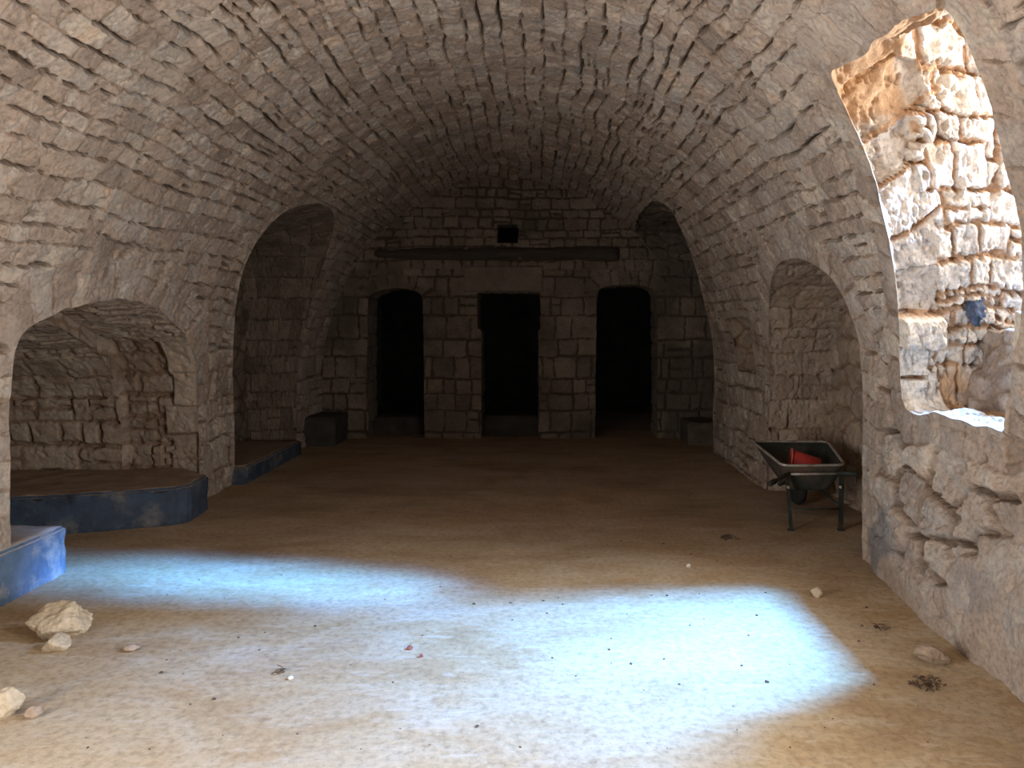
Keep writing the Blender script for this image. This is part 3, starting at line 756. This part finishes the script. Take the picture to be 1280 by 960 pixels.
# ------------------------------------------------------------------ loose stones
def rock(name, loc, dims, seed, mat, rotz=0., sub=4, cuts=9, rough=.10, sink=.12):
    bm = bmesh.new(); bmesh.ops.create_icosphere(bm, subdivisions=sub, radius=1)
    rs = random.Random(seed)
    pl_ = []
    for _ in range(cuts):
        n = Vector((rs.uniform(-1, 1), rs.uniform(-1, 1), rs.uniform(-1, 1))).normalized(); pl_.append((n, rs.uniform(.55, .85)))
    off = Vector((seed * 1.37, seed * .71, seed * .3))
    for v in bm.verts:
        for n, d in pl_:
            e = v.co.dot(n) - d
            if e > 0: v.co -= n * e * .92
        v.co += v.co.normalized() * (mn.fractal(v.co * 1.6 + off, .7, 2, 5) * rough + mn.noise(v.co * 7 + off) * rough * .28)
    R_ = Matrix.Rotation(rotz, 3, 'Z')
    for v in bm.verts:
        v.co = R_ @ Vector((v.co.x * dims[0] / 2, v.co.y * dims[1] / 2, v.co.z * dims[2] / 2))
    zmin = min(v.co.z for v in bm.verts)
    for v in bm.verts: v.co.z -= zmin + sink * dims[2]
    o = bm_obj(name, bm, mat, None, sub > 2)
    o.location = (loc[0], loc[1], fz(loc[0], loc[1]))
    return o
tag(rock('stone', (-2.47, 3.98), (.30, .24, .19), 3, M['rock'], .3, 5, 9, .16), 'largest broken pale limestone lump lying on the floor near the blue bench', 'stone')
tag(rock('stone', (-2.395, 3.80), (.135, .12, .105), 9, M['rock'], .2, 4, 8, .12), 'smaller pale stone leaning in front of the largest broken lump', 'stone')
tag(rock('stone', (-2.19, 3.165), (.135, .12, .13), 15, M['rock'], .5, 4, 8, .14), 'pale angular stone nearest the lower left corner of the floor', 'stone')
tag(rock('stone', (-2.075, 3.15), (.065, .05, .05), 22, M['rockbrown'], .5, 3, 6, .2), 'small crumbling lump just beside the pale angular stone', 'stone')
tag(rock('stone', (1.63, 4.53), (.075, .07, .065), 28, M['rock'], .2, 3, 7, .15), 'small pale stone alone past the corner of the sunlit patch', 'stone')
tag(rock('stone', (1.87, 3.66), (.17, .10, .10), 35, M['rockbrown'], -.6, 4, 8, .12), 'oblong dusty brown stone lying against the foot of the right wall', 'stone')
tag(rock('stone_flake', (-2.02, 3.80), (.085, .05, .035), 41, M['rockbrown'], .3, 3, 6, .15), 'thin flat brown flake on the floor to the right of the largest stone', 'stone')
tag(rock('stone_chip', (.98, 5.08), (.036, .03, .032), 44, M['white'], .3, 2, 5, .15), 'tiny white chip on the brown earth beyond the sunlit patch', 'stone')
tag(rock('stone_chip', (-1.13, 3.48), (.03, .022, .015), 46, M['white'], .8, 2, 5, .15), 'flat white chip at the near edge of the dusty floor', 'stone')
tag(rock('brick_crumb', (-.645, 3.80), (.034, .026, .026), 48, M['redcrumb'], .3, 2, 5, .2), 'reddish brick crumb in the sunlit patch, the larger of two', 'crumb')
tag(rock('brick_crumb', (-.575, 3.71), (.026, .02, .018), 49, M['redcrumb'], .9, 2, 5, .2), 'reddish brick crumb in the sunlit patch, the smaller of two', 'crumb')
tag(rock('stone_chip', (-2.32, 3.32), (.03, .03, .03), 50, M['rock'], .9, 2, 5, .2), 'small pale chip between the two groups of stones by the left edge', 'stone')

# small litter, every piece on its own
crumb_src = []
for k in range(5):
    o = rock('crumb', (0, 0), (.022, .018, .013), 60 + k, M['crumb'], k, 2, 5, .25)
    crumb_src.append(o)
rs = random.Random(5)
spots = []
for px, py in [(1.08, 3.98), (.66, 4.55), (.13, 4.4), (-.17, 4.42), (-.38, 4.41), (.02, 4.46), (.95, 3.62), (.43, 3.62), (.34, 3.78), (1.2, 4.25), (.8, 4.1), (1.02, 3.45), (.62, 3.42), (1.35, 4.6), (-1.2, 4.1), (-1.55, 3.95),
               (1.72, 4.1), (1.62, 3.9), (1.85, 4.35), (1.2, 5.2), (.9, 5.6), (1.05, 5.35), (.6, 5.7), (-1.4, 3.3), (-1.75, 3.55), (-.25, 3.05)]:
    spots.append((px, py))
while len(spots) < 130:
    y = 2.9 + 3.2 * rs.random() ** 1.4; x = rs.uniform(-2.4, 1.85)
    if any((x - a) ** 2 + (y - b_) ** 2 < .006 for a, b_ in spots): continue
    if any((x - a) ** 2 + (y - b_) ** 2 < .04 for a, b_ in ((-2.47, 3.98), (-2.395, 3.8), (-2.19, 3.165), (1.87, 3.66), (1.75, 3.4), (-2.02, 3.8))): continue
    spots.append((x, y))
for i, (x, y) in enumerate(spots):
    src = crumb_src[i % 5]
    o = src if i < 5 else src.copy()
    if i >= 5: C.objects.link(o)
    s = rs.uniform(.2, .55) if i > 26 else rs.uniform(.5, .95)
    o.scale = (s * rs.uniform(.8, 1.5), s, s * .9); o.rotation_euler = (0, 0, rs.uniform(0, 6.28)); o.location = (x, y, fz(x, y))
    tag(o, 'tiny dark crumb of dirt scattered on the bare floor', 'crumb', 'dark crumbs scattered over the floor')

# dead twig clumps
def twigs(loc, n, r, seed, label):
    rs = random.Random(seed); bm = bmesh.new()
    for _ in range(n):
        a = rs.uniform(0, 6.28); d = r * rs.random() ** .7; c = Vector((d * math.cos(a), d * math.sin(a), .004 + .012 * rs.random())); b = rs.uniform(0, 6.28); l = rs.uniform(.015, .05)
        e = Vector((math.cos(b), math.sin(b), rs.uniform(-.1, .35))) * l
        p0 = c - e * .5; p2 = c + e * .5; p0.z = max(p0.z, .002); p2.z = max(p2.z, .002)
        tube(bm, [p0, (p0 + p2) / 2 + Vector((rs.uniform(-.006, .006), rs.uniform(-.006, .006), .004)), p2], rs.uniform(.0015, .0035), 5)
    o = bm_obj('twig_clump', bm, M['straw']); o.location = (loc[0], loc[1], fz(*loc)); tag(o, label, 'twigs'); return o
twigs((1.73, 3.44), 42, .075, 1, 'dark clump of dead twigs in front of the oblong brown stone')
twigs((1.80, 4.06), 10, .035, 2, 'small dark clump of twigs at the foot of the right wall')
twigs((1.42, 5.75), 30, .07, 3, 'dark smear of twigs on the earth left of the wheelbarrow')
twigs((-1.2, 3.55), 10, .03, 4, 'wisp of dry twigs on the pale floor left of centre')

# ------------------------------------------------------------------ wheelbarrow
wb = empty('wheelbarrow', (2.15, 6.35, 0))
tag(wb, 'old dark green wheelbarrow with a worn steel rim standing in the right alcove', 'wheelbarrow')
def P3(x, y, z): return (x - 2.15, y - 6.35, z)
# tray: tapered open pan with thickness
rimc = [P3(1.905, 6.03, .50), P3(2.395, 6.03, .505), P3(2.54, 6.78, .575), P3(1.88, 6.80, .575)]
botc = [P3(2.01, 6.14, .285), P3(2.32, 6.14, .285), P3(2.40, 6.60, .285), P3(2.05, 6.60, .285)]
def rounded(c, r, n=5):
    out = []; c = [Vector(p) for p in c]
    for i in range(4):
        a, b_, d = c[i - 1], c[i], c[(i + 1) % 4]
        p0 = b_ + (a - b_).normalized() * r; p2 = b_ + (d - b_).normalized() * r
        for k in range(n + 1):
            t = k / n; out.append(p0 * (1 - t) ** 2 + b_ * 2 * t * (1 - t) + p2 * t * t)
    return out
rim_o = rounded(rimc, .07); bot_o = rounded(botc, .07)
bm = bmesh.new(); nk = 7; rings = []
for k in range(nk):
    t = k / (nk - 1); tt = t ** .85
    rings.append([bm.verts.new(a.lerp(b_, tt) + Vector((0, 0, -.012 * math.sin(math.pi * t)))) for a, b_ in zip(rim_o, bot_o)])
nn = len(rim_o)
for A, B in zip(rings[:-1], rings[1:]):
    for k in range(nn): bm.faces.new((A[k], A[(k + 1) % nn], B[(k + 1) % nn], B[k]))
bm.faces.new(rings[-1])
bmesh.ops.recalc_face_normals(bm, faces=bm.faces)
tray = bm_obj('tray', bm, M['tray'], wb, True)
sm = tray.modifiers.new('thick', 'SOLIDIFY'); sm.thickness = .005; sm.offset = 0
bm = bmesh.new(); cl = rim_o + [rim_o[0]]; tube(bm, cl, .011, 8, False); r_ = bm_obj('rim', bm, M['rim'], tray, True); r_['label'] = 'bare worn steel rim'
for sx, x0 in ((-1, 1.955), (1, 2.345)):
    bm = bmesh.new()
    end = (1.735, 5.80, .405) if sx < 0 else (2.44, 5.92, .455)
    tube(bm, bezier_pts([P3(2.30 + sx * .055, 6.90, .17), P3(2.26 + sx * .10, 6.68, .25), P3(x0 - sx * .01, 6.3, .30 if sx < 0 else .31), P3(x0 - sx * .02, 6.07, .43), P3(*end)], 8), .016, 10)
    h_ = bm_obj('handle', bm, M['steel'], wb, True)
    bm = bmesh.new(); e = Vector(P3(*end)); pr = Vector(P3(x0 - sx * .02, 6.07, .43)); d = (e - pr).normalized()
    tube(bm, [e - d * .10, e - d * .08, e, e + d * .012], [.019, .021, .021, .016], 10); bm_obj('grip', bm, M['rubber'], h_, True)
for sx in (-1, 1):
    top = P3(1.945, 6.06, .44) if sx < 0 else P3(2.38, 6.06, .45)
    ft = P3(1.955, 5.99, .012) if sx < 0 else P3(2.345, 5.99, .012)
    bm = bmesh.new()
    t_, f_ = Vector(top), Vector(ft)
    # angle-iron leg: two thin flanges
    for dx, dy in ((.030, .005), (.005, .030)):
        w0 = [Vector((-dx / 2 if dx > .01 else -.015, -dy / 2 if dy > .01 else 0, 0)) for _ in (0,)]
        vs = []
        for c in (t_, f_):
            ox = 0 if dx > .01 else -.0125 * sx; oy = 0 if dy > .01 else -.012
            vs.append([bm.verts.new(c + Vector((ox + a * dx / 2, oy + b_ * dy / 2, 0))) for a, b_ in ((-1, -1), (1, -1), (1, 1), (-1, 1))])
        for k in range(4): bm.faces.new((vs[0][k], vs[0][(k + 1) % 4], vs[1][(k + 1) % 4], vs[1][k]))
        bm.faces.new(vs[0][::-1]); bm.faces.new(vs[1])
    bmesh.ops.recalc_face_normals(bm, faces=bm.faces)
    lg = bm_obj('leg', bm, M['steel'], wb)
    bm = bmesh.new(); box_bm(bm, Vector(ft) + Vector((-.024, -.024, -.014)), Vector(ft) + Vector((.024, .024, .002))); bmesh.ops.bevel(bm, geom=list(bm.edges), offset=.004, affect='EDGES'); bm_obj('foot', bm, M['steel'], lg)
    bm = bmesh.new(); tube(bm, [P3(2.15 + sx * .205, 6.03, .335), P3(2.15 + sx * .205, 6.005, .335)], .012, 8); b_ = bm_obj('bolt', bm, M['rim'], lg, True); b_['label'] = 'bright bolt head'
    bm = bmesh.new(); tube(bm, [Vector(top).lerp(Vector(ft), .62), P3(2.24 + sx * .10, 6.58, .25)], .009, 8); bm_obj('brace', bm, M['steel'], wb, True)
bm = bmesh.new(); tube(bm, [P3(1.95, 6.035, .432), P3(2.385, 6.035, .437)], .010, 8); cb = bm_obj('crossbar', bm, M['rim'], wb, True)
bm = bmesh.new(); tube(bm, [P3(1.955, 6.005, .165), P3(2.352, 6.005, .165)], .007, 8); bm_obj('crossbar', bm, M['steel'], wb, True)
bm = bmesh.new()
tyre = [(.105, -.036), (.15, -.043), (.182, -.032), (.195, 0), (.182, .032), (.15, .043), (.105, .036), (.105, -.036)]
lathe(bm, tyre, 32)
wh = bm_obj('wheel', bm, M['rubber'], wb, True); wh.rotation_euler = (0, math.pi / 2, 0); wh.location = P3(2.30, 6.87, .197)
bm = bmesh.new(); lathe(bm, [(.012, -.05), (.03, -.05), (.034, -.02), (.10, -.03), (.108, -.034), (.108, .034), (.10, .03), (.034, .02), (.03, .05), (.012, .05)], 24); bm_obj('hub', bm, M['steel'], wh, True)
bm = bmesh.new(); tube(bm, [(0, 0, -.075), (0, 0, .075)], .010, 8); bm_obj('axle', bm, M['steel'], wh, True)

# red tub lying in the tray
tub = empty('plastic_tub', (2.20, 6.40, .428), (0, math.radians(8), math.radians(-14)))
tag(tub, 'red plastic tub lying on its side in the wheelbarrow tray', 'tub')
bm = bmesh.new()
lathe(bm, [(.0, .125), (.075, .125), (.086, .118), (.12, -.115), (.117, -.115), (.083, .112), (.0, .115)], 36)
bmesh.ops.remove_doubles(bm, verts=bm.verts, dist=1e-5)
tb = bm_obj('body', bm, M['red'], tub, True); tb.rotation_euler = (0, math.pi / 2, 0)
bm = bmesh.new(); lathe(bm, [(.116, -.118), (.130, -.118), (.133, -.110), (.129, -.103), (.118, -.103), (.116, -.118)], 36)
lp = bm_obj('lip', bm, M['redlip'], tub, True); lp.rotation_euler = (0, math.pi / 2, 0); lp['label'] = 'paler red rolled lip'

# rag stuffed in a gap of the window jamb
bm = bmesh.new(); bmesh.ops.create_icosphere(bm, subdivisions=4, radius=1)
for v in bm.verts:
    v.co += v.co.normalized() * (mn.fractal(v.co * 2.1, .6, 2, 4) * .45 + abs(mn.noise(v.co * 4)) * .25)
    v.co = Vector((v.co.x * .045, v.co.y * .035, v.co.z * .085 + v.co.x * -.02))
rg = bm_obj('rag', bm, M['rag'], None, True); rg.location = (2.51, 4.43, 1.70)
tag(rg, 'crumpled dark blue rag stuffed between stones beside the sunlit window', 'rag')

# ------------------------------------------------------------------ light
def area(name, loc, target, sx, sy, energy, col, spread=180):
    l = bpy.data.lights.new(name, 'AREA'); l.shape = 'RECTANGLE'; l.size = sx; l.size_y = sy; l.energy = energy; l.color = col; l.spread = math.radians(spread)
    o = bpy.data.objects.new(name, l); C.objects.link(o); o.location = loc
    d = Vector(target) - Vector(loc); o.rotation_euler = d.to_track_quat('-Z', 'Y').to_euler(); return o
BLUE = (.11, .40, 1.0)
area('high_sky_through_window', (4.0, 3.92, 3.85), (.85, 3.93, 0), .22, .5, 84, BLUE, 43)
area('low_sky_through_window', (3.5, 3.76, 2.40), (-1.6, 4.80, 0), .28, 1.2, 20, BLUE, 10)
area('window_daylight', (3.32, 3.95, 2.85), (-1, 3.95, 1.4), 1.0, 1.5, 112, (1., .975, .94))
area('left_fill_light', (-3.2, .85, 1.15), (0, .45, 1.2), 1.0, 2.0, 185, (1., .965, .93))  # added fill light in the made-up left opening behind the camera
area('right_fill_light', (2.35, .85, 1.15), (0, .5, 1.2), 1.0, 2.0, 185, (1., .965, .93))  # second added fill, from the unseen opening opposite

w = bpy.data.worlds.new('World'); bpy.context.scene.world = w; w.use_nodes = True
bg = w.node_tree.nodes['Background']; bg.inputs[0].default_value = (.55, .72, 1, 1); bg.inputs[1].default_value = .12

cam = bpy.data.cameras.new('Camera'); co = bpy.data.objects.new('Camera', cam); C.objects.link(co)
co.location = (0, 0, 1.6); co.rotation_euler = (math.radians(90), 0, 0)
cam.sensor_width = 36; cam.lens = 27; cam.shift_x = -35 / 1280; cam.shift_y = -73 / 1280; cam.clip_start = .05
sc = bpy.context.scene; sc.camera = co
sc.view_settings.view_transform = 'Standard'; sc.view_settings.look = 'None'; sc.view_settings.gamma = 1; sc.view_settings.use_curve_mapping = False
sc.view_settings.exposure = .43
